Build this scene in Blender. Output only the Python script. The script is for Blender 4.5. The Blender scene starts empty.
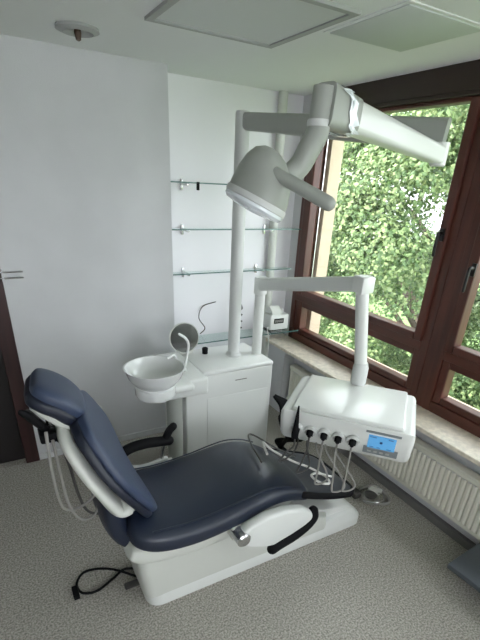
import bpy, bmesh, math, random
from mathutils import Vector, Matrix
random.seed(7)
sc = bpy.context.scene
col = sc.collection
PI = math.pi

# ---------------------------------------------------------------- camera
CH = 1.92
R = [[0.8695129347, -0.1928587931, 0.4547007172],
     [-0.4913477385, -0.4314152018, 0.7566097564],
     [0.0502459572, -0.8812981388, -0.4698818308]]
right = Vector([R[i][0] for i in range(3)]); down = Vector([R[i][1] for i in range(3)]); fwd = Vector([R[i][2] for i in range(3)])
cam = bpy.data.cameras.new('camera'); co = bpy.data.objects.new('camera', cam); col.objects.link(co)
M = Matrix.Identity(4)
for i in range(3):
    M[i][0] = right[i]; M[i][1] = -down[i]; M[i][2] = -fwd[i]
M[0][3] = 0; M[1][3] = 0; M[2][3] = CH
co.matrix_world = M
cam.sensor_fit = 'HORIZONTAL'; cam.sensor_width = 36
cam.lens = 431.357 / 480 * 36
cam.shift_x = (240 - 245.126) / 480
cam.shift_y = (409.958 - 320) / 480
cam.clip_start = 0.05; cam.clip_end = 200
sc.camera = co
sc.view_settings.view_transform = 'Standard'; sc.view_settings.look = 'None'
sc.view_settings.gamma = 1; sc.view_settings.use_curve_mapping = False
sc.view_settings.exposure = 2.42

# ---------------------------------------------------------------- materials
def lin(c):
    return tuple(((v / 12.92) if v <= .04045 else ((v + .055) / 1.055) ** 2.4) for v in c)
def mat(name, rgb, rough=.5, metal=0, spec=.5, noise=None, bump=None, coat=0, emit=None):
    m = bpy.data.materials.new(name); m.use_nodes = True
    nt = m.node_tree; b = nt.nodes['Principled BSDF']
    b.inputs['Base Color'].default_value = (*rgb, 1); b.inputs['Roughness'].default_value = rough
    b.inputs['Metallic'].default_value = metal; b.inputs['Specular IOR Level'].default_value = spec
    b.inputs['Coat Weight'].default_value = coat
    tc = nt.nodes.new('ShaderNodeTexCoord')
    if noise:
        sc_, lo, hi, stretch = noise
        mp = nt.nodes.new('ShaderNodeMapping'); mp.inputs['Scale'].default_value = stretch
        n = nt.nodes.new('ShaderNodeTexNoise'); n.inputs['Scale'].default_value = sc_; n.inputs['Detail'].default_value = 5
        r = nt.nodes.new('ShaderNodeValToRGB')
        r.color_ramp.elements[0].position = .35; r.color_ramp.elements[1].position = .65
        r.color_ramp.elements[0].color = tuple(v * lo for v in rgb) + (1,)
        r.color_ramp.elements[1].color = tuple(min(1, v * hi) for v in rgb) + (1,)
        nt.links.new(tc.outputs['Object'], mp.inputs[0]); nt.links.new(mp.outputs[0], n.inputs['Vector'])
        nt.links.new(n.outputs['Fac'], r.inputs[0]); nt.links.new(r.outputs[0], b.inputs['Base Color'])
    if bump:
        s2, st = bump
        n2 = nt.nodes.new('ShaderNodeTexNoise'); n2.inputs['Scale'].default_value = s2; n2.inputs['Detail'].default_value = 4
        bp = nt.nodes.new('ShaderNodeBump'); bp.inputs['Strength'].default_value = st; bp.inputs['Distance'].default_value = .01
        nt.links.new(tc.outputs['Object'], n2.inputs['Vector'])
        nt.links.new(n2.outputs['Fac'], bp.inputs['Height']); nt.links.new(bp.outputs[0], b.inputs['Normal'])
    if emit:
        b.inputs['Emission Color'].default_value = (*emit[0], 1); b.inputs['Emission Strength'].default_value = emit[1]
    return m
WALL = mat('white_plaster', (.60, .60, .615), .85, noise=(3, .97, 1.03, (1, 1, 1)), bump=(250, .15))
CEIL = mat('ceiling_paint', (.80, .81, .81), .9)
NICHE = mat('niche_plaster', (.80, .79, .82), .8)
CARPET = mat('speckled_carpet', (.365, .345, .31), .95, spec=.1, noise=(110, .6, 1.4, (1, 1, 1)), bump=(160, .4))
BROWN = mat('mahogany_frame', (.082, .022, .014), .36, noise=(18, .7, 1.25, (1, 1, .12)))
BROWNH = mat('mahogany_frame_rail', (.082, .022, .014), .36, noise=(18, .7, 1.25, (1, .12, 1)))
HEADER = mat('dark_shutter_box', (.032, .018, .014), .55, noise=(10, .85, 1.15, (1, .1, 1)))
DOORM = mat('dark_door_leaf', (.012, .009, .010), .45)
STONE = mat('beige_stone_sill', (.74, .66, .55), .35, noise=(30, .85, 1.12, (1, 1, 1)))
RAD = mat('radiator_enamel', (.66, .64, .56), .35)
PLINTH = mat('grey_plinth', (.14, .135, .13), .6)
BEIGE = mat('facade_render', (.60, .48, .36), .9)
WHITE = mat('white_plastic', (.70, .71, .69), .3, coat=.2)
WHITE2 = mat('white_lacquered_metal', (.60, .61, .60), .32)
CREAM = mat('offwhite_cover', (.60, .61, .57), .4)
PORC = mat('white_porcelain', (.72, .73, .72), .12, coat=.4)
RIM_SHADE = mat('shaded_rim_leatherette', (.006, .009, .022), .45, bump=(300, .12))  # shade on the cushion rims put into the colour
NAVY = mat('navy_leatherette', (.009, .015, .034), .40, spec=.6, bump=(300, .12), coat=.10)
BLUEG = mat('blue_grey_window_sheen', (.032, .046, .090), .42, bump=(300, .15))  # paler blue-grey cover with sheen from the window mixed into the colour
DGREY = mat('dark_grey_film', (.030, .034, .044), .28)
BLACK = mat('black_rubber', (.004, .004, .005), .65, spec=.15)
DARK = mat('dark_grey_hose', (.055, .052, .05), .5)
GREYH = mat('grey_hose', (.26, .25, .235), .5)
PALEH = mat('pale_hose', (.62, .61, .58), .45)
METAL = mat('brushed_metal', (.55, .55, .55), .25, metal=1)
DMETAL = mat('dark_bronze', (.012, .010, .010), .35, metal=.3)
BOXG = mat('blue_grey_laminate', (.075, .088, .105), .45)
LAMPG = mat('lamp_housing_grey', (.34, .355, .325), .40)
FILM = mat('crumpled_clear_film', (.80, .84, .88), .15, coat=.5)
BROWNS = mat('brown_socket', (.09, .05, .03), .5)
FRAMEG = mat('grey_panel_frame', (.40, .41, .40), .6)
PANELG = mat('vent_panel_grey', (.58, .61, .59), .7)
DIFF = mat('opal_diffuser', (.62, .64, .63), .5)
DISKG = mat('grey_mirror_disc', (.30, .31, .30), .08, metal=.9)
LCDF = mat('grey_display_bezel', (.20, .22, .23), .35)
LCD = mat('blue_lcd', (.05, .22, .45), .25, emit=((.09, .26, .46), .16))
LCDT = mat('lcd_marks', (.01, .05, .15), .4)
def glassmat(name, tint, refl):
    m = bpy.data.materials.new(name); m.use_nodes = True; nt = m.node_tree; nt.nodes.clear()
    o = nt.nodes.new('ShaderNodeOutputMaterial'); mx = nt.nodes.new('ShaderNodeMixShader')
    t = nt.nodes.new('ShaderNodeBsdfTransparent'); t.inputs[0].default_value = (*tint, 1)
    g = nt.nodes.new('ShaderNodeBsdfGlossy'); g.inputs['Roughness'].default_value = .02
    f = nt.nodes.new('ShaderNodeLayerWeight'); f.inputs[0].default_value = .5
    p5 = nt.nodes.new('ShaderNodeMath'); p5.operation = 'POWER'; p5.inputs[1].default_value = 5
    ma = nt.nodes.new('ShaderNodeMath'); ma.operation = 'MULTIPLY_ADD'; ma.inputs[1].default_value = refl; ma.inputs[2].default_value = .03
    nt.links.new(f.outputs['Facing'], p5.inputs[0]); nt.links.new(p5.outputs[0], ma.inputs[0])
    nt.links.new(ma.outputs[0], mx.inputs[0]); nt.links.new(t.outputs[0], mx.inputs[1]); nt.links.new(g.outputs[0], mx.inputs[2])
    nt.links.new(mx.outputs[0], o.inputs[0]); return m
GLASS = glassmat('clear_window_glass', (.95, .97, .96), .4)
SHELFG = glassmat('green_shelf_glass', (.90, .955, .94), .5)
EDGEG = mat('green_glass_edge', (.07, .15, .14), .2)
def leafmat(name, c1, c2, c3):
    m = bpy.data.materials.new(name); m.use_nodes = True; nt = m.node_tree; b = nt.nodes['Principled BSDF']
    oi = nt.nodes.new('ShaderNodeNewGeometry'); r = nt.nodes.new('ShaderNodeValToRGB')
    r.color_ramp.elements[0].color = (*c1, 1); r.color_ramp.elements[1].color = (*c3, 1)
    e = r.color_ramp.elements.new(.5); e.color = (*c2, 1)
    nt.links.new(oi.outputs['Random Per Island'], r.inputs[0]); nt.links.new(r.outputs[0], b.inputs['Base Color'])
    b.inputs['Roughness'].default_value = .5
    tr = nt.nodes.new('ShaderNodeBsdfTranslucent'); nt.links.new(r.outputs[0], tr.inputs[0])
    mx = nt.nodes.new('ShaderNodeMixShader'); mx.inputs[0].default_value = .35
    nt.links.new(b.outputs[0], mx.inputs[1]); nt.links.new(tr.outputs[0], mx.inputs[2])
    nt.links.new(mx.outputs[0], nt.nodes['Material Output'].inputs[0]); return m
LEAF = leafmat('maple_leaves', (.055, .105, .035), (.13, .20, .075), (.27, .33, .15))
LEAF2 = leafmat('cool_green_leaves', (.05, .09, .045), (.11, .165, .09), (.20, .26, .16))
BARK = mat('tree_bark', (.12, .09, .07), .9, noise=(12, .6, 1.3, (1, 1, .2)))
GRASS = mat('lawn', (.10, .17, .05), .95, noise=(6, .6, 1.3, (1, 1, 1)))

# ---------------------------------------------------------------- shape helpers
def box(bm, lo, hi, bev=0, seg=2, mtx=None):
    lo = Vector(lo); hi = Vector(hi)
    r = bmesh.ops.create_cube(bm, size=1)
    vs = r['verts']
    for v in vs:
        v.co = Vector([(lo[i] + hi[i]) / 2 + v.co[i] * (hi[i] - lo[i]) for i in range(3)])
    es = list({e for v in vs for e in v.link_edges})
    if bev:
        rr = bmesh.ops.bevel(bm, geom=es, offset=bev, segments=seg, affect='EDGES', profile=.5)
        vs = list({v for v in rr['verts']} | {v for v in vs if v.is_valid})
    if mtx:
        for v in vs: v.co = mtx @ v.co
    return vs
def catmull(pts, n=8):
    pts = [Vector(p) for p in pts]
    if len(pts) < 3: return pts
    P = [2 * pts[0] - pts[1]] + pts + [2 * pts[-1] - pts[-2]]
    out = []
    for i in range(1, len(P) - 2):
        for k in range(n):
            t = k / n; a, b, c, d = P[i - 1:i + 3]
            out.append(.5 * ((2 * b) + (c - a) * t + (2 * a - 5 * b + 4 * c - d) * t * t + (3 * b - a - 3 * c + d) * t ** 3))
    out.append(pts[-1]); return out
def skin(bm, rings, cap=True, closed=True):
    V = [[bm.verts.new(p) for p in r] for r in rings]
    n = len(V[0])
    for a, b in zip(V, V[1:]):
        for i in range(n if closed else n - 1):
            j = (i + 1) % n
            bm.faces.new((a[i], a[j], b[j], b[i]))
    if cap:
        bm.faces.new(V[0][::-1]); bm.faces.new(V[-1])
    return V
def tube(bm, pts, r, seg=12, smooth=8, caps=True, round_end=False):
    P = catmull(pts, smooth) if smooth else [Vector(p) for p in pts]
    n = len(P)
    rad = r if callable(r) else (lambda t: r)
    t0 = (P[1] - P[0]).normalized()
    up = Vector((0, 0, 1)) if abs(t0.z) < .9 else Vector((1, 0, 0))
    nrm = (up - up.dot(t0) * t0).normalized()
    rings = []
    for i, p in enumerate(P):
        t = (P[min(i + 1, n - 1)] - P[max(i - 1, 0)]).normalized()
        nrm = (nrm - nrm.dot(t) * t).normalized(); b = t.cross(nrm)
        rr = rad(i / (n - 1))
        if round_end and i == 0:
            for q in (.0, .35, .7): 
                rings.append([p - t * rr * math.cos(q * PI / 2) + (nrm * math.cos(a) + b * math.sin(a)) * max(rr * math.sin(q * PI / 2), .0005) for a in [2 * PI * k / seg for k in range(seg)]])
        rings.append([p + (nrm * math.cos(a) + b * math.sin(a)) * rr for a in [2 * PI * k / seg for k in range(seg)]])
        if round_end and i == n - 1:
            for q in (.7, .35, 0):
                rings.append([p + t * rr * math.cos(q * PI / 2) + (nrm * math.cos(a) + b * math.sin(a)) * max(rr * math.sin(q * PI / 2), .0005) for a in [2 * PI * k / seg for k in range(seg)]])
    skin(bm, rings, caps)
def lathe(bm, prof, origin, axis=(0, 0, 1), seg=32, cap=True, scale=(1, 1)):
    ax = Vector(axis).normalized(); q = Vector((0, 0, 1)).rotation_difference(ax); o = Vector(origin)
    rings = [[o + q @ Vector((r * scale[0] * math.cos(2 * PI * k / seg), r * scale[1] * math.sin(2 * PI * k / seg), z)) for k in range(seg)] for r, z in prof]
    skin(bm, rings, cap)
def prism(bm, outline, d0, d1, f, bev=0, seg=2):
    """outline 2d list; f(u,v,d) -> world"""
    a = [bm.verts.new(f(u, v, d0)) for u, v in outline]; b = [bm.verts.new(f(u, v, d1)) for u, v in outline]
    n = len(a); F = [bm.faces.new(a[::-1]), bm.faces.new(b)]
    for i in range(n): bm.faces.new((a[i], a[(i + 1) % n], b[(i + 1) % n], b[i]))
    if bev:
        es = list(set(F[0].edges) | set(F[1].edges))
        bmesh.ops.bevel(bm, geom=es, offset=bev, segments=seg, affect='EDGES', profile=.5)
def ring_se(c, ax1, ax2, a, b, n=28, e=3.2):
    out = []
    for k in range(n):
        t = 2 * PI * k / n; ct, st = math.cos(t), math.sin(t)
        x = a * (abs(ct) ** (2 / e)) * (1 if ct >= 0 else -1); y = b * (abs(st) ** (2 / e)) * (1 if st >= 0 else -1)
        out.append(c + ax1 * x + ax2 * y)
    return out
def slab(bm, st, yc, e=3.2, crown=0, n=36, smooth=6):
    """st: (x, z of the mid line, half width, half thickness); slab swept in the XZ plane"""
    P = catmull([Vector((s[0], s[1], 0)) for s in st], smooth); W = catmull([Vector((s[2], s[3], 0)) for s in st], smooth)
    rings = []
    N = len(P)
    for i in range(N):
        t = (P[min(i + 1, N - 1)] - P[max(i - 1, 0)]).normalized()
        nrm = Vector((-t.y, 0, t.x)); c = Vector((P[i].x, yc, P[i].y))
        w, th = max(W[i].x, .002), max(W[i].y, .002)
        rg = ring_se(c, Vector((0, 1, 0)), nrm, w, th, n, e)
        if crown:
            for q in rg:
                d = (q.y - yc) / w
                q += nrm * (-crown * d * d)
        rings.append(rg)
    skin(bm, rings)
def quad_sheet(bm, pts): bm.faces.new([bm.verts.new(p) for p in pts])

# ---------------------------------------------------------------- object helpers
def finish(name, bm, m, smooth=True, ang=38):
    bmesh.ops.recalc_face_normals(bm, faces=bm.faces[:])
    me = bpy.data.meshes.new(name); bm.to_mesh(me); bm.free()
    ms = m if isinstance(m, (list, tuple)) else [m]
    for x in ms: me.materials.append(x)
    if smooth:
        me.polygons.foreach_set('use_smooth', [True] * len(me.polygons))
        try: me.set_sharp_from_angle(angle=math.radians(ang))
        except Exception: pass
    return bpy.data.objects.new(name, me)
def root(name, label, cat, loc, group=None):
    o = bpy.data.objects.new(name, None); o.location = loc; o.empty_display_size = .1; col.objects.link(o)
    o['label'] = label; o['category'] = cat
    if group: o['group'] = group
    o['_base'] = tuple(loc)
    return o
def part(name, bm, m, parent, label=None, kind=None, smooth=True, ang=38):
    p = parent; base = Vector(p['_base'])
    bmesh.ops.translate(bm, verts=bm.verts[:], vec=-base)
    o = finish(name, bm, m, smooth, ang); o.parent = p; o['_base'] = tuple(base)
    if p.type != 'EMPTY' and p.parent is None: pass
    col.objects.link(o)
    if label: o['label'] = label
    if kind: o['kind'] = kind
    return o
def single(name, bm, m, label, cat, base, group=None, smooth=True):
    base = Vector(base); bmesh.ops.translate(bm, verts=bm.verts[:], vec=-base)
    o = finish(name, bm, m, smooth); o.location = base; col.objects.link(o)
    o['_base'] = tuple(base)
    o['label'] = label; o['category'] = cat
    if group: o['group'] = group
    return o
def struct(name, bm, m, parent=None, smooth=False):
    o = finish(name, bm, m, smooth)
    if parent: o.parent = parent
    else: o['kind'] = 'structure'
    o['_base'] = (0, 0, 0)
    col.objects.link(o); return o
B = bmesh.new
def bx(lo, hi, bev=0, seg=2, mtx=None):
    bm = B(); box(bm, lo, hi, bev, seg, mtx); return bm
def tb(pts, r, **k):
    bm = B(); tube(bm, pts, r, **k); return bm
def lt(prof, o, axis=(0, 0, 1), **k):
    bm = B(); lathe(bm, prof, o, axis, **k); return bm

# ================================================================ SETTING
HC = 2.50
WX = 2.32          # window inner plane
PY = 3.04          # partition plane
BY = 3.26          # niche back wall
struct('floor', bx((-3.2, -2.2, -.2), (2.6, 3.5, 0)), CARPET)
bm = B(); box(bm, (-3.2, -2.2, HC), (2.62, 3.5, HC + .25)); struct('ceiling', bm, CEIL)
# partition facing the camera, with the door opening on its left
bm = B()
box(bm, (.06, PY, 0), (1.155, 3.5, HC)); box(bm, (-1.0, PY, 2.10), (.06, 3.5, HC)); box(bm, (-3.2, PY, 0), (-1.0, 3.5, HC))
struct('wall_back', bm, WALL)
bm = B(); box(bm, (1.155, BY, 0), (2.5, 3.5, HC)); struct('wall_niche', bm, NICHE)
bm = B(); box(bm, (-3.4, -2.2, -.2), (-3.2, 3.5, HC + .25)); struct('wall_left', bm, WALL)
bm = B(); box(bm, (-3.2, -2.4, -.2), (-.9, -2.2, HC + .25)); box(bm, (1.2, -2.4, -.2), (2.6, -2.2, HC + .25)); box(bm, (-.9, -2.4, -.2), (1.2, -2.2, .9)); struct('wall_front_added', bm, WALL)  # unseen wall, added to hold back rear light; opening left for daylight fill
# window wall: parapet, end pier
bm = B()
box(bm, (2.24, -2.2, 0), (2.6, BY, .62))
box(bm, (WX, 3.16, .62), (2.6, BY, HC))
struct('wall_right', bm, WALL)
bm = B(); box(bm, (2.13, 2.92, 0), (2.24, BY, .62)); struct('wall_boxout', bm, WALL)  # piece of the window wall boxed out beside the radiator
bm = B(); box(bm, (2.205, -2.2, 0), (2.24, 2.98, .055), .004); struct('baseboard_right', bm, PLINTH)
bm = B(); box(bm, (.06, PY - .012, 0), (1.155, PY, .05), .003); struct('baseboard_back', bm, WALL)
# stone sill
bm = B(); box(bm, (2.095, -2.2, .62), (WX + .02, BY, .65), .006); struct('window_sill_1', bm, STONE).name = 'trim_1'
# header / shutter box along the ceiling
bm = B(); box(bm, (WX - .03, -2.2, 2.375), (2.50, 2.80, HC), .006); box(bm, (WX - .04, -2.2, 2.355), (2.50, 2.80, 2.377), .004)
struct('trim_2', bm, HEADER)
bm = B(); box(bm, (WX - .0, 2.80, 2.355), (2.5, 3.16, HC)); struct('trim_3', bm, NICHE)
# outside reveal of the window
bm = B(); box(bm, (2.46, 3.03, .55), (2.575, 3.3, 2.6)); struct('trim_4', bm, BEIGE)
bm = B(); box(bm, (2.455, -2.2, .50), (2.72, 3.03, .62)); struct('trim_5', bm, BEIGE)

def window(n, y0, y1, name):
    """fixed frame with an opening casement above a rail and a fixed light below; y1 = far side"""
    x0, x1 = WX, 2.45
    z0, z1 = .65, 2.365
    fw = .055
    bm = B()
    box(bm, (x0, y1 - fw, z0), (x1, y1, z1), .005); box(bm, (x0, y0, z0), (x1, y0 + fw, z1), .005)
    fr = struct('window_%d' % n, bm, BROWN)
    bm = B(); box(bm, (x0, y0 + fw, z0), (x1, y1 - fw, z0 + .07), .005)
    struct('bottom_rail', bm, BROWNH, fr)
    bm = B(); box(bm, (x0, y0 + fw, z1 - .012), (x1, y1 - fw, z1), .005); struct('top_rail', bm, BROWNH, fr)
    bm = B(); box(bm, (x0, y0 + fw, 1.005), (x1, y1 - fw, 1.065), .005); struct('transom', bm, BROWNH, fr)
    # sashes
    for (a, b, nm) in ((.72, 1.005, 'lower_sash'), (1.065, 2.355, 'upper_sash')):
        ya, yb = y0 + fw, y1 - fw
        s = .055 if nm == 'lower_sash' else .060
        h = .045 if nm == 'lower_sash' else .05
        bm = B(); xs = x0 - .018 if nm == 'upper_sash' else x0 + .012
        s2 = s + (.03 if n == 1 else 0); box(bm, (xs, yb - s2, a), (xs + .075, yb, b), .008); box(bm, (xs, ya, a), (xs + .075, ya + s, b), .008)
        sash = struct(nm, bm, BROWN, fr)
        bm = B(); box(bm, (xs, ya + s, a), (xs + .075, yb - s2, a + h), .008); box(bm, (xs, ya + s, b - h * (.45 if b > 2 else 1)), (xs + .075, yb - s2, b), .006)
        struct('sash_rail', bm, BROWNH, sash)
        bm = B(); box(bm, (xs + .05, ya + s - .005, a + h - .005), (xs + .056, yb - s + .005, b - .01)); struct('pane', bm, GLASS, sash)
    return fr
w1 = window(1, 1.665, 3.16, 'a')
w2 = window(2, .20, 1.60, 'b')
w3 = window(3, -1.3, .11, 'c')
bm = B(); box(bm, (WX + .004, 1.60, .65), (2.46, 1.665, 2.34), .004); box(bm, (WX + .004, .11, .65), (2.46, .20, 2.34), .004); struct('trim_6', bm, BROWN)
# aluminium seals seen at the far jamb
bm = B(); box(bm, (2.395, 3.008, 1.12), (2.402, 3.03, 2.25)); struct('seal', bm, METAL, w1)
def handle(y, z, par):
    bm = B(); box(bm, (WX - .03, y - .014, z - .035), (WX - .018, y + .014, z + .035), .005)
    tube(bm, [(WX - .03, y, z + .01), (WX - .055, y, z + .01), (WX - .062, y, z - .01), (WX - .062, y, z - .11)], .009, seg=10, round_end=True)
    struct('window_handle', bm, DMETAL, par, True)
handle(1.745, 1.70, w1)
handle(1.495, 1.55, w2)

# door
bm = B()
box(bm, (-.03, PY - .02, 0), (.062, PY + .12, 2.18), .006); box(bm, (-1.02, PY - .02, 2.10), (.0, PY + .12, 2.18), .006); box(bm, (-1.02, PY - .02, 0), (-.94, PY + .12, 2.10), .006)
d1 = struct('door_1', bm, mat('dark_door_casing', (.030, .009, .009), .45, noise=(18, .7, 1.25, (1, 1, .12))))
bm = B(); box(bm, (-.94, PY + .05, .005), (-.03, PY + .09, 2.10)); struct('door_leaf', bm, DOORM, d1)
bm = B(); tube(bm, [(-.1, PY + .05, 1.05), (-.1, PY + .0, 1.05), (-.2, PY + .0, 1.05)], .01, smooth=4); struct('door_handle', bm, METAL, d1, True)

# ---------------------------------------------------------------- ceiling fixtures
r = root('ceiling_light', 'square recessed ceiling light panel with grey frame, further from the window', 'ceiling light', (1.08, 1.96, HC))
bm = B(); a, b, c, d = .77, 1.65, 1.40, 2.28; t = .03
for lo, hi in (((a, b, HC - .012), (c, b + t, HC)), ((a, d - t, HC - .012), (c, d, HC)), ((a, b + t, HC - .012), (a + t, d - t, HC)), ((c - t, b + t, HC - .012), (c, d - t, HC))): box(bm, lo, hi)
part('frame', bm, FRAMEG, r); part('diffuser', bx((a + t, b + t, HC - .006), (c - t, d - t, HC)), DIFF, r)
r = root('ceiling_vent', 'plain grey square panel on the ceiling near the shutter box', 'ceiling panel', (1.68, 1.7, HC))
part('panel', bx((1.47, 1.48, HC - .008), (1.90, 1.92, HC), .002), PANELG, r)
bm = B()
for lo, hi in (((1.45, 1.46, HC - .004), (1.92, 1.48, HC)), ((1.45, 1.92, HC - .004), (1.92, 1.94, HC)), ((1.45, 1.48, HC - .004), (1.47, 1.92, HC)), ((1.90, 1.48, HC - .004), (1.92, 1.92, HC))): box(bm, lo, hi)
part('frame', bm, CEIL, r)
r = root('ceiling_spotlight', 'round grey ceiling spot with brown central socket above the left wall', 'ceiling light', (.57, 2.64, HC))
part('rim', lt([(.095, 0), (.098, -.012), (.07, -.022), (.06, -.008), (.055, -.004)], (.57, 2.64, HC)), FRAMEG, r)
part('socket', lt([(.014, 0), (.016, -.02), (.012, -.045), (.004, -.05)], (.57, 2.64, HC), seg=16), BROWNS, r)

# wall rail by the door
bm = B()
for z in (1.325, 1.36): tube(bm, [(.055, PY - .022, z), (.175, PY - .022, z)], .005, smooth=0, seg=8, round_end=True)
box(bm, (.060, PY - .03, 1.31), (.068, PY, 1.375))
single('towel_rail', bm, METAL, 'short double metal rail on the left wall beside the brown door frame', 'rail', (.06, PY, 1.31))

# ---------------------------------------------------------------- radiator
r = root('radiator', 'cream ribbed panel radiator under the stone window sill', 'radiator', (2.17, 1.3, .16))
y0, y1, z0, z1 = -.9, 2.86, .16, .495
bm = B()
# ribbed front profile
P = []
y = y1 - .03; pitch = .036
prof = [(y1, 2.205), (y1, 2.165), (y1 - .02, 2.158)]
while y - pitch > y0 + .03:
    prof += [(y, 2.152), (y - .009, 2.143), (y - .023, 2.143), (y - .031, 2.152)]; y -= pitch
prof += [(y0 + .02, 2.158), (y0, 2.165), (y0, 2.205)]
f = lambda u, v, d: Vector((v, u, d))
for (za, zb) in ((z0 + .03, z1 - .03),):
    vs0 = [bm.verts.new(f(u, v, za)) for u, v in prof]; vs1 = [bm.verts.new(f(u, v, zb)) for u, v in prof]
    for i in range(len(prof) - 1): bm.faces.new((vs0[i], vs0[i + 1], vs1[i + 1], vs1[i]))
box(bm, (2.150, y0, z1 - .032), (2.205, y1, z1), .006); box(bm, (2.150, y0, z0), (2.205, y1, z0 + .032), .006)
part('panel', bm, RAD, r, ang=20)
bm = B(); box(bm, (2.148, y0 + .01, z1), (2.21, y1 - .01, z1 + .012), .003); part('top_grille', bm, RAD, r)
for yy in (2.3, 1.0, -.3):
    part('bracket', bx((2.20, yy - .02, .25), (2.239, yy + .02, .45)), RAD, r)

# ---------------------------------------------------------------- niche shelves
def shelf(z, yf, x0, x1, label):
    r = root('glass_shelf', label, 'shelf', ((x0 + x1) / 2, BY, z), 'glass shelves in the niche')
    part('glass_plate', bx((x0, yf + .004, z - .004), (x1, 3.182, z + .004)), SHELFG, r, smooth=False)
    part('polished_edge', bx((x0, yf, z - .004), (x1, yf + .004, z + .004)), EDGEG, r, smooth=False)
    for x in (x0 + .16, x1 - .26):
        bm = B(); box(bm, (x - .009, yf + .03, z - .02), (x + .009, BY, z - .0041), .002); box(bm, (x - .009, BY - .012, z - .05), (x + .009, BY, z + .02), .002)
        part('bracket', bm, METAL, r)
shelf(1.885, 3.10, 1.157, 2.16, 'topmost glass shelf in the niche, level with the lamp head')
shelf(1.585, 3.10, 1.157, 2.30, 'second glass shelf from the top in the niche')
shelf(1.275, 3.10, 1.157, 2.24, 'third glass shelf from the top, just above the white swing arm')
shelf(.755, 3.00, 1.157, 2.31, 'lowest and deepest glass shelf, carrying the white apparatus')
bm = B(); box(bm, (1.37, 3.085, 1.84), (1.385, 3.11, 1.892), .003)
single('shelf_clip', bm, BLACK, 'small black clip hanging from the front edge of the top glass shelf', 'clip', (1.377, 3.09, 1.84))
single('pale_upright', tb([(2.11, BY - .037, 0), (2.11, BY - .037, HC)], .035, smooth=0, seg=20, caps=False), CREAM, 'pale vertical cylinder in the niche behind the glass shelves', 'pipe', (2.11, BY - .037, 0))  # plain pale cylinder from floor to ceiling

# apparatus on the lowest shelf
r = root('tabletop_apparatus', 'small white apparatus with dark label on the lowest glass shelf beside the window', 'appliance', (2.12, 3.11, .76))
part('body', bx((2.04, 3.05, .765), (2.23, 3.18, .90), .012, 3), WHITE, r)
bm = B(); prism(bm, [(3.06, .90), (3.17, .90), (3.16, .945), (3.12, .965), (3.07, .93)], 2.06, 2.16, lambda u, v, d: Vector((d, u, v)), .004); part('lid', bm, CREAM, r)
lb = part('label_plate', bx((2.075, 3.046, .825), (2.175, 3.051, .868), .002), BLACK, r)
bm = B()
for k in range(4): box(bm, (2.085 + k * .021, 3.0445, .835), (2.099 + k * .021, 3.0465, .858))
part('label_marks', bm, GREYH, lb)
part('knob', lt([(.012, 0), (.014, .02), (.006, .035)], (2.195, 3.12, .90), seg=16), WHITE, r)
part('foot', bx((2.05, 3.06, .7595), (2.22, 3.17, .766)), BLACK, r)
part('power_cord', tb([(2.05, 3.08, .79), (1.99, 3.02, .80), (1.98, 2.97, .72), (1.95, 2.93, .55), (1.93, 2.95, .3), (1.93, 2.98, .02)], .005, seg=8), PALEH, r)
bm = B()
pts = [(1.76 + .03 * math.cos(k * 1.35) , 3.12 + .02 * math.sin(k * 1.35), .97 - k * .012) for k in range(18)]
tube(bm, [(1.80, 3.2, 1.02)] + pts + [(1.78, 3.14, .768)], .006, seg=8, smooth=4)
single('coiled_cord', bm, DARK, 'dark coiled cord hanging behind the two white posts', 'cord', (1.76, 3.14, .762))
single('thin_cord', tb([(1.44, 3.20, .762), (1.47, 3.17, .82), (1.43, 3.2, .90), (1.48, 3.24, .98), (1.60, 3.24, 1.01)], .004, seg=8), DARK, 'thin dark cord rising from the lowest shelf left of the tall lamp post', 'cord', (1.44, 3.2, .762))

# ---------------------------------------------------------------- water unit cabinet
r = root('dental_cabinet', 'white floor-standing treatment unit cabinet carrying the two posts', 'cabinet', (1.3, 2.58, 0))
part('body', bx((.965, 2.367, 0), (1.633, 2.79, .772), .012, 3), WHITE, r)
part('top_housing', bx((1.087, 2.364, .768), (1.636, 2.793, .80), .012, 3), WHITE, r)
part('service_door', bx((1.12, 2.3645, .08), (1.60, 2.369, .60), .002), WHITE, r)
part('support_bracket', bx((.80, 2.27, .69), (1.085, 2.79, .805), .018, 3), WHITE, r)
part('pillar', lt([(.052, 0), (.052, .69)], (.885, 2.37, 0), seg=28), LAMPG, r)
part('recessed_handle', bx((1.33, 2.364, .700), (1.42, 2.368, .706)), GREYH, r)
# spittoon bowl
r = root('spittoon_bowl', 'round white porcelain spittoon bowl on the treatment unit bracket', 'bowl', (.70, 2.17, .80))
part('bowl', lt([(.02, .83), (.075, .835), (.088, .86), (.12, .885), (.150, .925), (.166, .972), (.170, .978), (.163, .978), (.146, .932), (.115, .898), (.06, .878), (.02, .872)], (.70, 2.17, 0), seg=48), PORC, r)
part('base_ring', lt([(.06, .80), (.108, .805), (.115, .82), (.115, .862), (.10, .872)], (.70, 2.17, 0), seg=40), PORC, r)
part('mount', bx((.72, 2.13, .80), (.93, 2.32, .845), .018, 3), WHITE, r)
part('drain', lt([(.014, 0), (.018, .003), (.003, .005)], (.70, 2.17, .877), seg=16), METAL, r)
part('rinse_nozzle', tb([(.855, 2.27, .845), (.86, 2.26, .955), (.845, 2.245, 1.0), (.80, 2.225, .995)], .008, seg=10, round_end=True), PORC, r)
r = root('cup_filler', 'white swan-neck cup filler tube behind the spittoon bowl', 'tap', (1.0, 2.45, .805))
part('neck', tb([(.985, 2.44, .80), (1.01, 2.455, .88), (1.03, 2.47, .96), (1.01, 2.47, 1.01), (.965, 2.46, 1.045)], .009, seg=12, round_end=True), PORC, r)
part('collar', lt([(.02, 0), (.022, .012), (.012, .02)], (.985, 2.44, .805), seg=20), PORC, r)
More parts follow.
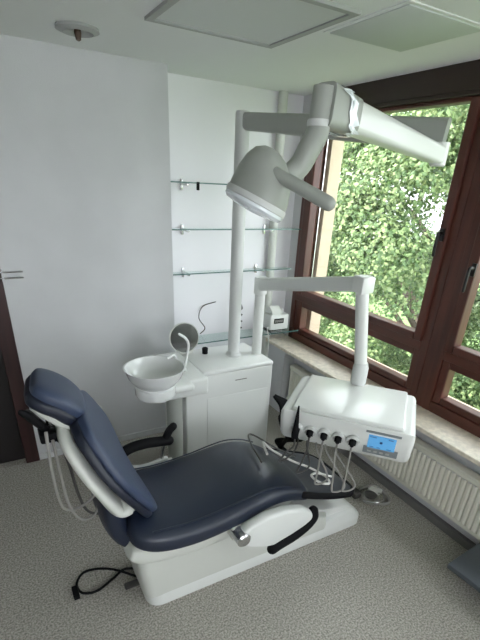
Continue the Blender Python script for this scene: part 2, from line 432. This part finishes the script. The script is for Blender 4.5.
part('cup_rest', lt([(.01, 0), (.055, .004), (.062, .012), (.058, .014), (.05, .008), (.01, .007)], (.94, 2.50, .812), seg=28), PORC, r)
part('cup_rest_stem', lt([(.02, 0), (.012, .010)], (.94, 2.50, .805), seg=14), PORC, r)
r = root('round_mirror', 'round grey mirror disc standing behind the cup filler', 'mirror', (1.14, 2.73, .80))
mx = (-.05, -1, .12)
part('disc', lt([(.103, 0), (.104, .004), (.103, .008)], (1.11, 2.74, .915), mx, seg=40), DISKG, r)
part('rim', lt([(.103, 0), (.109, 0), (.109, .011), (.103, .011)], (1.11, 2.741, .915), mx, seg=40, cap=False), CREAM, r)
part('stand', bx((1.075, 2.72, .80), (1.17, 2.77, .816), .004), CREAM, r)
bm = B(); lathe(bm, [(.020, 0), (.022, .04), (.018, .044), (.018, .01), (.002, .01)], (1.245, 2.68, .80), seg=20)
single('black_beaker', bm, BLACK, 'tiny black beaker on the rear of the unit cabinet left of the lamp post', 'cup', (1.245, 2.68, .80))

# ---------------------------------------------------------------- operating light
r = root('operating_light', 'white dental operating light on tall post with jointed arms and film-wrapped elbow', 'lamp', (1.42, 2.58, .80))
px_, py_ = 1.425, 2.58
part('post', lt([(.042, .80), (.042, 2.25), (.038, 2.262), (.03, 2.266)], (px_, py_, 0), seg=28), WHITE2, r)
part('post_collar', lt([(.055, .80), (.055, .815), (.043, .83)], (px_, py_, 0), seg=28), WHITE2, r)
E2 = Vector((1.915, 1.565, 2.145))
A = Vector((px_, py_, 2.215))
def beam(bm, p0, p1, w0, h0, w1, h1, bev=.012):
    p0 = Vector(p0); p1 = Vector(p1); t = (p1 - p0).normalized(); s = t.cross(Vector((0, 0, 1))).normalized(); u = s.cross(t)
    rings = [ring_se(p0 + (p1 - p0) * k, s, u, (w0 + (w1 - w0) * k) / 2, (h0 + (h1 - h0) * k) / 2, 28, 5) for k in (0, .003, .25, .5, .75, .997, 1)]
    skin(bm, rings)
bm = B(); beam(bm, A, E2, .07, .085, .065, .13); part('horizontal_arm', bm, LAMPG, r)
part('elbow_joint', lt([(.03, -.125), (.036, -.12), (.036, -.03)], (E2.x - .015, E2.y + .0, E2.z), seg=28), WHITE, r)
K = Vector((1.06, 1.36, 2.13)); E3 = Vector((1.88, 1.56, 2.065))
bm = B(); beam(bm, E3, K + (E3 - K) * .08 + Vector((0, 0, .012)), .07, .072, .09, .10); sa = part('spring_arm', bm, WHITE, r)
bm = B(); beam(bm, K + (E3 - K) * .16 + Vector((0, 0, .012)), K + (E3 - K) * -.02 + Vector((0, 0, .015)), .096, .105, .09, .125); part('elbow_cover', bm, LAMPG, r)
# crumpled film band on the arm
bm = B(); t = (E3 - K).normalized(); s = t.cross(Vector((0, 0, 1))).normalized(); u = s.cross(t)
rings = []
for k in range(7):
    c = K + (E3 - K) * (.075 + .007 * k) + Vector((0, 0, .012)); 
    rg = ring_se(c, s, u, .0500 + .0008 * math.sin(k * 2.2), .0625 - .0004 * k, 40, 5)
    rings.append([p + t * (.016 * math.sin(i * 1.3) + random.uniform(-.01, .01) + (p - c).dot(u) * -.5) + (p - c).normalized() * random.uniform(0, .002) for i, p in enumerate(rg)])
skin(bm, rings, cap=False); part('film_wrap', bm, FILM, sa, 'torn pale blue protective film')
# drop tube, curved yoke, head
part('drop_tube', tb([(1.045, 1.36, 2.195), (1.042, 1.36, 2.14), (1.035, 1.36, 2.07), (1.01, 1.365, 2.02), (.985, 1.375, 1.97), (.93, 1.385, 1.925)], lambda k: .036 + .002 * math.sin(k * PI), seg=24), LAMPG, r)
part('tube_collar', lt([(.038, -.004), (.0395, 0), (.0395, .012), (.038, .016)], (1.038, 1.36, 2.09), seg=28, cap=False), WHITE2, r)
# head
H0 = Vector((.845, 1.42, 1.852)); n = Vector((-.37, .15, -.91)).normalized()
sx = (Vector((0, 1, 0)) - n * n.y).normalized(); sz = n.cross(sx)
def hp(a, b, c): return H0 + sx * a * .94 + sz * b * .94 - n * c
bm = B(); rings = []
for c, w, l, off in ((0, .125, .105, 0), (.012, .128, .108, 0), (.04, .127, .107, .0), (.08, .115, .10, .005), (.12, .092, .085, .012), (.15, .062, .06, .02), (.165, .03, .03, .024), (.169, .004, .004, .025)):
    rings.append([hp(w * math.cos(a) , l * math.sin(a) - off, c) for a in [2 * PI * k / 44 for k in range(44)]])
skin(bm, rings, cap=False); head = part('head_housing', bm, LAMPG, r, 'grey-green domed housing')
bm = B(); skin(bm, [[hp(w * math.cos(a), l * math.sin(a), c) for a in [2 * PI * k / 44 for k in range(44)]] for w, l, c in ((.126, .106, .004), (.130, .110, 0), (.130, .110, -.012), (.120, .100, -.022), (.06, .05, -.03), (.003, .003, -.032))], cap=False)
part('reflector_glass', bm, FILM, head, 'clear faceted front glass')
bm = B(); skin(bm, [[hp(w * math.cos(a), l * math.sin(a), c) for a in [2 * PI * k / 44 for k in range(44)]] for w, l, c in ((.131, .111, .018), (.133, .113, .014), (.133, .113, 0), (.129, .109, -.004))], cap=False)
part('rim', bm, WHITE2, head)
for k, (c, q) in enumerate((((.858, 1.33, 1.945), (.965, 1.17, 1.868)), ((.86, 1.50, 1.93), (.96, 1.62, 1.89)))):
    part('grip_handle', tb([c, tuple((Vector(c) + Vector(q)) / 2), q], lambda t: .020 + .002 * t, seg=20, round_end=True), LAMPG, r)

# ---------------------------------------------------------------- delivery arm + unit
r = root('delivery_arm', 'white swing arm on short post reaching over to the instrument box', 'arm', (1.635, 2.55, .80))
PX, PYY = 1.60, 2.55
part('post', lt([(.036, .80), (.036, 1.23), (.045, 1.235), (.045, 1.335), (.04, 1.345)], (PX, PYY, 0), seg=28), WHITE, r)
bm = B(); EN = Vector((1.605, 1.60, 1.495)); beam(bm, (PX, PYY - .0, 1.297), EN, .075, .085, .062, .075); part('swing_arm', bm, WHITE, r)
UC = Vector((1.499, 1.4285, .96)); ua = math.radians(-49.5)
U = Vector((math.cos(ua), math.sin(ua), 0)); Vv = Vector((-math.sin(ua), math.cos(ua), 0))
part('end_joint', bx((1.562, 1.56, 1.452), (1.647, 1.64, 1.535), .012), WHITE, r)
part('drop_post', tb([(1.65, 1.565, 1.08), (1.605, 1.60, 1.46)], .033, smooth=0, seg=28), WHITE, r)
part('drop_collar', lt([(.04, .962), (.042, .97), (.042, 1.06), (.034, 1.085)], (1.652, 1.56, 0), seg=28), WHITE2, r)
def up(a, b, z): return Vector((UC.x, UC.y, 0)) + U * a + Vv * b + Vector((0, 0, z))
r = root('instrument_unit', 'white box-shaped instrument unit with blue display and five holders', 'dental unit', tuple(up(0, 0, .80)))
UM = Matrix.Translation(Vector((UC.x, UC.y, 0))) @ Matrix.Rotation(ua, 4, 'Z')
bm = B(); W2 = .318
outl = [(-.235, .945), (-.245, .90), (-.222, .80), (-.19, .765), (.17, .765), (.20, .81), (.21, .945)]
prism(bm, outl, -W2, W2, lambda u_, v_, d: up(d, u_, v_), .030, 4); part('body', bm, WHITE, r)
bm = B(); box(bm, (-.265, -.222, .938), (.265, .215, .962), .010, 3, UM); part('top_plate', bm, WHITE, r)
bm = B(); box(bm, (-.262, -.2235, .9345), (.262, .21, .9395), 0, 2, UM); part('shadow_gap', bm, GREYH, r)
# front face helper: f(a, z) on the slanted front
def fr_(a, z, out=0):
    k = (z - .80) / .10; b = -.222 - .023 * k if z <= .90 else -.245 + .010 * (z - .90) / .045
    nn = (Vv * -1 * .96 + Vector((0, 0, -.28))).normalized()
    return up(a, b, z) + nn * out
fn = (Vv * -.96 + Vector((0, 0, -.28))).normalized()
def fpanel(a0, a1, z0, z1, o0, o1):
    bm = B(); vs = []
    for o_ in (o0, o1): vs.append([bm.verts.new(fr_(a, z, o_)) for a, z in ((a0, z0), (a1, z0), (a1, z1), (a0, z1))])
    for i in range(4): bm.faces.new((vs[0][i], vs[0][(i + 1) % 4], vs[1][(i + 1) % 4], vs[1][i]))
    bm.faces.new(vs[0][::-1]); bm.faces.new(vs[1]); return bm
ds = part('display_bezel', fpanel(.10, .258, .800, .928, -.01, .004), LCDF, r, smooth=False)
part('screen', fpanel(.116, .240, .838, .912, .004, .0052), LCD, ds, 'lit blue screen', smooth=False)
bm = B()
for (a, z, w_, h_) in ((.122, .902, .03, .003), (.205, .902, .022, .003), (.170, .872, .012, .012), (.126, .844, .02, .003), (.160, .844, .016, .003), (.205, .844, .02, .003)):
    part('screen_mark', fpanel(a, a + w_, z, z + h_, .0050, .0058), LCDT, ds, smooth=False)
for k in range(4): part('button', fpanel(.122 + k * .028, .138 + k * .028, .813, .823, .004, .007), FRAMEG, ds, smooth=False)
hs = []
for k in range(5):
    a = -.225 + k * .0685
    c = fr_(a, .858)
    h = part('instrument_holder', lt([(.031, -.01), (.032, .010), (.027, .017), (.021, .017), (.020, .008)], c, fn, seg=24), WHITE2, r)
    dn = (fn * .55 + Vector((0, 0, -.83))).normalized()
    if k == 0:
        bm = tb([c + fn * .035 + Vector((0, 0, .0)) , c + fn * .03 + Vector((0, 0, .07)), c + fn * .022 + Vector((0, 0, .135))], lambda t: .016 - .012 * t, seg=12)
        tube(bm, [c - fn * .002, c + fn * .03, c + fn * .036 - Vector((0, 0, .03))], .018, seg=12)
        part('handpiece', bm, BLACK, h, 'black upright pointed handpiece')
    else:
        bm = tb([c - fn * .004, c + fn * .016, c + fn * .026 - Vector((0, 0, .012))], .0165, seg=16)
        lathe(bm, [(.009, 0), (.010, .003), (.006, .004)], c + fn * .028 - Vector((0, 0, .010)), fn, seg=14)
        part('handpiece', bm, BLACK, h)
    q = c + fn * .026 - Vector((0, 0, .022))
    hs.append(q)
    sag = [(-.06, -.12), (-.03, -.16), (.0, -.20), (.02, -.22), (.0, -.20)][k]
    mid = q + fn * .03 + U * sag[0] + Vector((0, 0, sag[1]))
    end = up(-.22 + k * .05, -.20, .80)
    pts = [q, q + Vector((0, 0, -.06)) + fn * .008, q + U * (sag[0] * .5) + Vector((0, 0, sag[1] * .8)) + fn * .015, mid + Vector((0, 0, -.03)), mid + U * .05 - fn * .04 + Vector((0, 0, -.01)), end + Vector((0, 0, -.06)), end + Vector((0, 0, .01))]
    part('instrument_hose', tb(pts, .0048, seg=8), GREYH if k not in (0, 1) else DARK, r)

# loose hoses lying over the foot section
single('white_hose_loop', tb([(1.13, 1.62, .606), (1.19, 1.76, .585), (1.27, 1.78, .50), (1.37, 1.70, .44), (1.45, 1.62, .415), (1.50, 1.53, .395), (1.47, 1.46, .405), (1.40, 1.46, .432), (1.39, 1.53, .436), (1.46, 1.56, .412), (1.54, 1.52, .388)], .007, seg=8), PALEH, 'pale looped hose lying on the dark foot section of the chair', 'hose', (1.37, 1.62, .48))
single('dark_hose_loop', tb([(1.05, 1.55, .622), (1.09, 1.73, .622), (1.14, 1.84, .605), (1.20, 1.86, .570), (1.30, 1.85, .49), (1.38, 1.80, .44), (1.45, 1.76, .412)], .005, seg=8), DARK, 'thin dark hose curled over the chair knee hump', 'hose', (1.09, 1.68, .6))
bm = B()
for k in range(5):
    o = k * .02
    tube(bm, [(1.665, 2.36, .52), (1.68 + o, 2.28, .46), (1.64 + o * .5, 2.20 + o, .36), (1.70 + o, 2.2 - o, .25), (1.74, 2.3 + o, .10), (1.72 + o, 2.32, .012)], .016, seg=8)
single('hose_bundle', bm, BLACK, 'tangled black hoses hanging between cabinet and radiator', 'hose', (1.72, 2.25, 0))

# ---------------------------------------------------------------- the chair
YC = 1.625
ch = root('dental_chair', 'reclined navy blue dental treatment chair on white base', 'dental chair', (1.0, YC, 0))
bm = B(); slab(bm, [(.315, .535, .16, .012), (.335, .53, .225, .05), (.42, .508, .275, .066), (.58, .492, .288, .068), (.76, .505, .288, .068), (.90, .530, .282, .066), (1.00, .542, .275, .062), (1.10, .530, .268, .055), (1.19, .495, .258, .045), (1.255, .460, .248, .034), (1.27, .452, .235, .012)], YC, e=3.6, crown=.022, n=48)
seat = part('seat', bm, NAVY, ch)
for yy in (YC - .245, YC + .245):
    bm = B(); tube(bm, [(.40, yy, .556), (.58, yy, .542), (.76, yy, .556), (.90, yy, .578), (1.0, yy, .586), (1.10, yy, .566), (1.19, yy, .524)], .004, seg=6)
    part('seam_piping', bm, NAVY, seat)
bm = B(); slab(bm, [(1.25, .455, .235, .012), (1.27, .448, .24, .019), (1.38, .402, .235, .020), (1.52, .350, .225, .020), (1.63, .312, .20, .018), (1.645, .308, .19, .006)], YC, e=5, n=40)
fp = part('foot_section', bm, DGREY, ch, 'dark grey film-covered foot section')
part('foot_rim', tb([(1.215, YC - .250, .472), (1.32, YC - .245, .425), (1.45, YC - .238, .374), (1.60, YC - .215, .322), (1.655, YC - .14, .304), (1.66, YC, .302), (1.655, YC + .14, .304), (1.60, YC + .215, .322), (1.45, YC + .235, .376), (1.30, YC + .243, .432)], .019, seg=12, round_end=True), BLACK, fp)
# backrest: blue cushion + white shell
def backst(off, scale, th, t0=0., t1=1.):
    base = [(.428, .575, .12), (.418, .595, .18), (.390, .65, .228), (.352, .74, .262), (.305, .86, .283), (.255, .965, .255), (.215, 1.045, .215), (.198, 1.082, .15), (.192, 1.094, .09)]
    nx, nz = .9, .42
    out = []
    for i, (x, z, w) in enumerate(base):
        e_ = .35 if i in (0, len(base) - 1) else (.8 if i in (1, len(base) - 2) else 1)
        q = 1 - i / 8; o2 = off * (.9 + .75 * q) if off else 0; out.append((x + nx * o2, z + nz * o2, w * scale, th * e_ * ((.85 + .75 * q) if off else 1)))
    return out
def yawed(bm, c=(.29, YC)):
    cc = Vector((c[0], c[1], 0))
    for v in bm.verts:
        k = min(1, max(0, (v.co.z - .60) / .36)); dg = 3 - 10.5 * k * k * (3 - 2 * k)
        v.co = cc + Matrix.Rotation(math.radians(dg), 3, 'Z') @ (v.co - cc)
    return bm
bm = B(); slab(bm, [(x + .014, z + .006, w * .965, t * .72) for x, z, w, t in backst(0, 1, .040)], YC, e=3.6, n=56); yawed(bm); bk = part('backrest', bm, BLUEG, ch, 'blue-grey backrest cushion with window sheen in its colour')
bm = B(); slab(bm, [(x - .014, z - .006, w * 1.02, t * .72) for x, z, w, t in backst(0, 1, .040)], YC, e=3.6, n=56); yawed(bm); part('edge_shade_band', bm, RIM_SHADE, bk, 'cushion rim with its shade painted near-black')  # extra dark layer stands in for shade along the rim
bm = B(); slab(bm, [(.365, .640, .10, .012), (.345, .66, .19, .040), (.325, .70, .238, .050)] + backst(-.066, .94, .034)[3:], YC, e=2.6, n=44); yawed(bm); part('backrest_shell', bm, CREAM, ch, 'off-white rear shell')
bm = B(); slab(bm, [(.285, .70, .13, .015), (.265, .66, .15, .045), (.27, .57, .155, .055), (.30, .47, .15, .055), (.35, .40, .14, .045), (.36, .385, .12, .01)], YC, e=3, n=32); part('hinge_cover', bm, NAVY, ch)
# headrest
HST = [(.210, 1.068, .06, .010), (.203, 1.082, .098, .034), (.182, 1.112, .122, .042), (.147, 1.15, .130, .042), (.10, 1.182, .130, .042), (.062, 1.205, .108, .036), (.048, 1.213, .07, .012)]
bm = B(); slab(bm, [(x + .006, z + .008, w * .96, t * .8) for x, z, w, t in HST], YC, e=3.6, n=48); yawed(bm); hr = part('headrest', bm, BLUEG, ch, 'blue-grey oblong head cushion with window sheen in its colour')
bm = B(); slab(bm, [(x - .016, z - .016, w * 1.04, t * .75) for x, z, w, t in HST], YC, e=3.6, n=48); yawed(bm); part('edge_shade_band', bm, RIM_SHADE, hr, 'head cushion rim with its shade painted near-black')
bm = B(); slab(bm, [(.190, 1.01, .06, .008), (.182, 1.025, .09, .022), (.158, 1.06, .112, .028), (.118, 1.10, .116, .028), (.070, 1.145, .11, .026), (.034, 1.175, .08, .010)], YC, e=3, n=40); yawed(bm); part('headrest_shell', bm, CREAM, hr)
part('headrest_bracket', bx((.08, YC - .035, 1.0), (.13, YC + .035, 1.12), .01), METAL, hr)
bm = B(); beam(bm, (.20, 1.86, 1.08), (.33, 1.93, .92), .05, .018, .06, .018); part('side_flap', bm, CREAM, ch, 'pale slim flap beside the backrest')
# chassis
bm = B(); slab(bm, [(.30, .42, .18, .012), (.315, .415, .215, .045), (.40, .39, .228, .062), (.60, .375, .236, .062), (.85, .385, .236, .058), (1.02, .41, .225, .052), (1.16, .435, .215, .034), (1.24, .43, .20, .010)], YC, e=4.5, n=44); part('seat_frame', bm, CREAM, ch)
bm = B(); rings = []
X0, X1, YA, YB = .375, 1.795, 1.435, 1.815
def rr(x0, x1, y0, y1, rad, z, n=7):
    out = []
    for cx, cy, a0 in ((x1 - rad, y1 - rad, 0), (x0 + rad, y1 - rad, PI / 2), (x0 + rad, y0 + rad, PI), (x1 - rad, y0 + rad, 1.5 * PI)):
        for k in range(n):
            a = a0 + PI / 2 * k / (n - 1); out.append(Vector((cx + rad * math.cos(a), cy + rad * math.sin(a), z(cx + rad * math.cos(a)) if callable(z) else z)))
    return out
rings = [rr(X0, X1, YA, YB, .07, 0), rr(X0, X1, YA, YB, .07, .052), rr(X0 + .004, X1 - .006, YA + .004, YB - .004, .068, .060), rr(X0 + .012, X1 - .03, YA + .010, YB - .010, .066, .085), rr(X0 + .02, X1 - .06, YA + .02, YB - .02, .06, .105), rr(X0 + .04, X1 - .10, YA + .045, YB - .045, .05, .112)]
skin(bm, rings); part('base_plinth', bm, WHITE, ch)
bm = B()
rings = [rr(X0 - .012, 1.52, YA + .006, YB - .006, .05, .066), rr(X0 - .02, 1.50, YA + .004, YB - .004, .05, .16),
         rr(X0 - .03, 1.28, YA + .012, YB - .012, .05, .25), rr(X0 - .03, 1.10, YA + .022, YB - .022, .05, .345)]
skin(bm, rings); part('lift_cover', bm, CREAM, ch)
bm = B(); prism(bm, [(1.30, .10), (1.74, .10), (1.70, .135), (1.50, .175), (1.38, .22), (1.30, .24)], YA + .05, YB - .05, lambda u_, v_, d: Vector((u_, d, v_)), .012, 3); part('footwell_cover', bm, WHITE, ch)
# near armrest, folded down
ar = B(); prism(ar, [(.775, .43), (.83, .485), (.93, .512), (1.04, .508), (1.15, .478), (1.225, .42), (1.215, .36), (1.13, .325), (.99, .30), (.93, .325), (.85, .36), (.79, .385)], 1.275, 1.335, lambda u_, v_, d: Vector((u_, d, v_)), .018, 3)
an = part('armrest', ar, WHITE, ch, 'white folded-down armrest on the near side')
part('armrest_pad', tb([(1.225, 1.295, .425), (1.225, 1.29, .385), (1.18, 1.285, .348), (1.10, 1.28, .318), (1.02, 1.28, .298), (.975, 1.28, .282)], .027, seg=16, round_end=True), BLACK, an)
part('pivot', lt([(.034, -.03), (.036, .0), (.036, .055), (.028, .062)], (.80, 1.325, .425), (0, -1, 0), seg=28), METAL, an)
part('mounting_block', bx((.77, 1.33, .38), (.85, 1.42, .46), .008), CREAM, an)
# far armrest, raised
fa = part('armrest', tb([(.415, 1.985, .555), (.435, 1.985, .50), (.50, 1.985, .468), (.58, 1.985, .462), (.675, 1.985, .48)], .019, seg=14, round_end=True), WHITE2, ch, 'raised looped armrest on the far side')
part('armrest_pad', tb([(.413, 1.985, .555), (.43, 1.985, .582), (.485, 1.985, .608), (.57, 1.985, .615), (.66, 1.985, .605), (.70, 1.985, .60)], .029, seg=16, round_end=True), BLACK, fa)
part('post', tb([(.655, 1.985, .44), (.66, 1.985, .53), (.685, 1.985, .61), (.72, 1.985, .67)], .011, seg=12), METAL, fa)
part('knob', tb([(.685, 1.985, .62), (.705, 1.985, .66), (.73, 1.985, .685)], .022, seg=14, round_end=True), BLACK, fa)
part('mounting_block', bx((.63, 1.83, .42), (.72, 2.00, .475), .008), CREAM, fa)
# assistant holder behind the backrest with hoses
ah = part('assistant_holder', tb([(.15, YC, 1.0), (.10, YC, 1.0), (.06, YC, 1.05), (.02, YC - .02, 1.12)], .016, seg=12), DARK, ch, 'dark instrument holder behind the headrest')
for k in range(4):
    c = Vector((.028 + .020 * k, 1.55 + .025 * k, 1.125 - .040 * k))
    part('handpiece', tb([c + Vector((-.025, -.01, .03)), c, c + Vector((.03, .01, -.05))], lambda t: .011 + .004 * math.sin(t * PI), seg=12, round_end=True), BLACK, ah)
part('holder_bar', bx((.045, 1.54, 1.005), (.125, 1.62, 1.045), .008), BLACK, ah)
for k, (pp, m_) in enumerate([
    ([(.05, 1.52, 1.0), (.045, 1.5, .85), (.045, 1.5, .70), (.075, 1.53, .585), (.13, 1.56, .56), (.165, 1.58, .62), (.19, 1.6, .75), (.20, 1.6, .80)], GREYH),
    ([(.075, 1.55, .98), (.085, 1.54, .85), (.09, 1.54, .70), (.11, 1.55, .60), (.16, 1.58, .545), (.22, 1.6, .56), (.26, 1.62, .62)], DARK),
    ([(.095, 1.55, .95), (.12, 1.55, .85), (.16, 1.56, .74), (.19, 1.57, .62), (.20, 1.58, .545), (.235, 1.6, .56), (.25, 1.62, .62)], DARK),
    ([(.035, 1.50, 1.05), (.02, 1.49, .90), (.015, 1.49, .76), (.03, 1.5, .68), (.10, 1.53, .655), (.19, 1.57, .69), (.24, 1.6, .72)], GREYH),
    ([(.11, 1.56, .93), (.15, 1.57, .84), (.20, 1.58, .72), (.225, 1.59, .60), (.25, 1.6, .56)], DARK)]):
    part('hose', tb([(.012 + .045 * (1.05 - z) / .4 * .6 + x + .02, y, z + .03) for x, y, z in pp], .006, seg=8), m_, ch)

# ---------------------------------------------------------------- things on the floor
single('floor_cable', tb([(.40, 1.70, .014), (.33, 1.735, .010), (.26, 1.70, .010), (.17, 1.66, .010), (.10, 1.68, .010), (.085, 1.75, .010), (.13, 1.81, .010), (.21, 1.80, .010), (.29, 1.735, .024), (.37, 1.66, .012), (.42, 1.62, .012)], .0065, seg=8), BLACK, 'black looped cable on the carpet left of the chair base', 'cable', (.2, 1.73, 0))
single('cable_plug', bx((.055, 1.655, .001), (.085, 1.735, .024), .006), BLACK, 'small black plug at the end of the looped floor cable', 'plug', (.07, 1.69, 0))
single('floor_duct', bx((.30, 1.60, .001), (.41, 1.635, .022), .006), DARK, 'short dark cable duct joining the chair base on the left', 'cable duct', (.35, 1.62, 0))
r = root('foot_control', 'grey dental foot control with coiled hose on the carpet by the radiator', 'foot pedal', (2.02, 1.60, 0))
part('base', lt([(.062, 0), (.066, .012), (.058, .03), (.02, .036)], (2.00, 1.58, .001), seg=32), GREYH, r)
part('pedal', lt([(.04, .034), (.045, .044), (.03, .055), (.004, .058)], (2.00, 1.58, .001), seg=28), DARK, r)
part('guard', tb([(1.93, 1.57, .02), (1.95, 1.50, .05), (2.01, 1.48, .06), (2.07, 1.53, .05), (2.08, 1.60, .02)], .006, seg=8), METAL, r)
part('connector', bx((2.04, 1.58, .001), (2.12, 1.65, .045), .008), PALEH, r)
part('valve_block', bx((1.90, 1.62, .001), (1.96, 1.70, .05), .01), DARK, r)
part('hose', tb([(1.96, 1.63, .02), (1.99, 1.68, .012), (2.05, 1.69, .012), (2.10, 1.63, .045), (2.13, 1.55, .012), (2.09, 1.49, .012), (2.03, 1.50, .012), (1.99, 1.53, .03)], .012, seg=10), GREYH, r)
part('supply_hose', tb([(1.90, 1.66, .012), (1.84, 1.72, .012), (1.80, 1.84, .012), (1.76, 2.0, .012), (1.70, 2.3, .012)], .012, seg=10), DARK, r)

# low box bottom right
r = root('platform', 'dark blue-grey low platform board in the near right corner by the radiator', 'platform', (2.0, .6, 0))
cm = Matrix.Translation(Vector((1.852, .866, 0))) @ Matrix.Rotation(math.radians(4), 4, 'Z')
part('top', bx((0, -.60, .118), (.33, 0, .15), .004, 2, cm), BOXG, r)
part('body', bx((.16, -.55, .0), (.31, -.14, .118), .003, 2, cm), BLACK, r)

# ================================================================ OUTSIDE
bm = B(); box(bm, (2.8, -30, -4.2), (60, 40, -4)); struct('ground', bm, GRASS)
def tree(x, y, hgt, rad, nleaf, m, label, zb=-4.0, lf=.032):
    r = root('tree', label, 'tree', (x, y, zb), 'trees outside the window')
    bm = B(); tube(bm, [(x, y, zb), (x + .1, y + .1, zb + hgt * .4), (x, y, zb + hgt * .8)], lambda t: .22 * (1 - t * .75), seg=12); part('trunk', bm, BARK, r)
    for k in range(6):
        a = random.uniform(0, 2 * PI); z = zb + hgt * random.uniform(.35, .6)
        part('branch', tb([(x, y, z), (x + math.cos(a) * rad * .4, y + math.sin(a) * rad * .4, z + rad * .35), (x + math.cos(a) * rad * .8, y + math.sin(a) * rad * .8, z + rad * .5)], lambda t: .07 * (1 - t * .8), seg=8), BARK, r)
    bm = B()
    clumps = []
    for k in range(int(46)):
        while True:
            p = Vector((random.uniform(-1, 1), random.uniform(-1, 1), random.uniform(-1, 1)))
            if p.length < 1: break
        p = p.normalized() * (p.length ** .45)
        clumps.append((Vector((x + p.x * rad, y + p.y * rad, zb + hgt * .58 + p.z * hgt * .42)), random.uniform(.45, .95) * rad * .42))
    verts, faces = [], []
    for i in range(nleaf):
        c, s = random.choice(clumps)
        d = Vector((random.gauss(0, 1), random.gauss(0, 1), random.gauss(0, 1))).normalized() * s * random.random() ** .35
        d.z *= .7
        p = c + d
        nn = (d.normalized() + Vector((random.gauss(0, .5), random.gauss(0, .5), random.gauss(0, .5) + .5))).normalized()
        a = nn.orthogonal().normalized(); a = (Matrix.Rotation(random.uniform(0, 6.28), 3, nn) @ a); b = nn.cross(a)
        l = lf * random.uniform(.6, 1.4); w = l * .8
        k0 = len(verts)
        verts += [p - a * l, p + b * w - nn * .01, p + a * l, p - b * w - nn * .01]
        faces.append((k0, k0 + 1, k0 + 2, k0 + 3))
    bm.free()
    me = bpy.data.meshes.new('foliage'); base = Vector(r['_base']); me.from_pydata([v - base for v in verts], [], faces); me.materials.append(m)
    o = bpy.data.objects.new('foliage', me); o.parent = r; col.objects.link(o); o['kind'] = 'stuff'
tree(7.2, 5.3, 8.2, 2.4, 105000, LEAF, 'light green broadleaf tree filling the tall window pane')
tree(6.6, 9.0, 8.6, 2.4, 75000, LEAF, 'leafy tree at the left edge of the tall window pane')
tree(7.8, 1.3, 7.6, 2.4, 75000, LEAF2, 'cooler green tree behind the window mullion and right panes')
tree(14.5, 9.5, 10.2, 3.2, 35000, LEAF2, 'taller darker tree further back behind the light green tree', lf=.07)
tree(14.0, 2.0, 8.6, 3.0, 30000, LEAF2, 'far tree behind the right-hand window panes', lf=.07)

# ================================================================ LIGHT
w = bpy.data.worlds.new('world'); sc.world = w; w.use_nodes = True
nt = w.node_tree; bg = nt.nodes['Background']
bg.inputs[0].default_value = (.92, .96, 1.0, 1); bg.inputs[1].default_value = 1.3
sun = bpy.data.lights.new('sun', 'SUN'); sun.energy = 3.0; sun.angle = math.radians(3); sun.color = (1, .95, .85)
so = bpy.data.objects.new('sun', sun); col.objects.link(so)
so.rotation_euler = Vector((.62, -.30, -.85)).to_track_quat('-Z', 'Y').to_euler()
for o in bpy.data.objects:
    if '_base' in o: del o['_base']
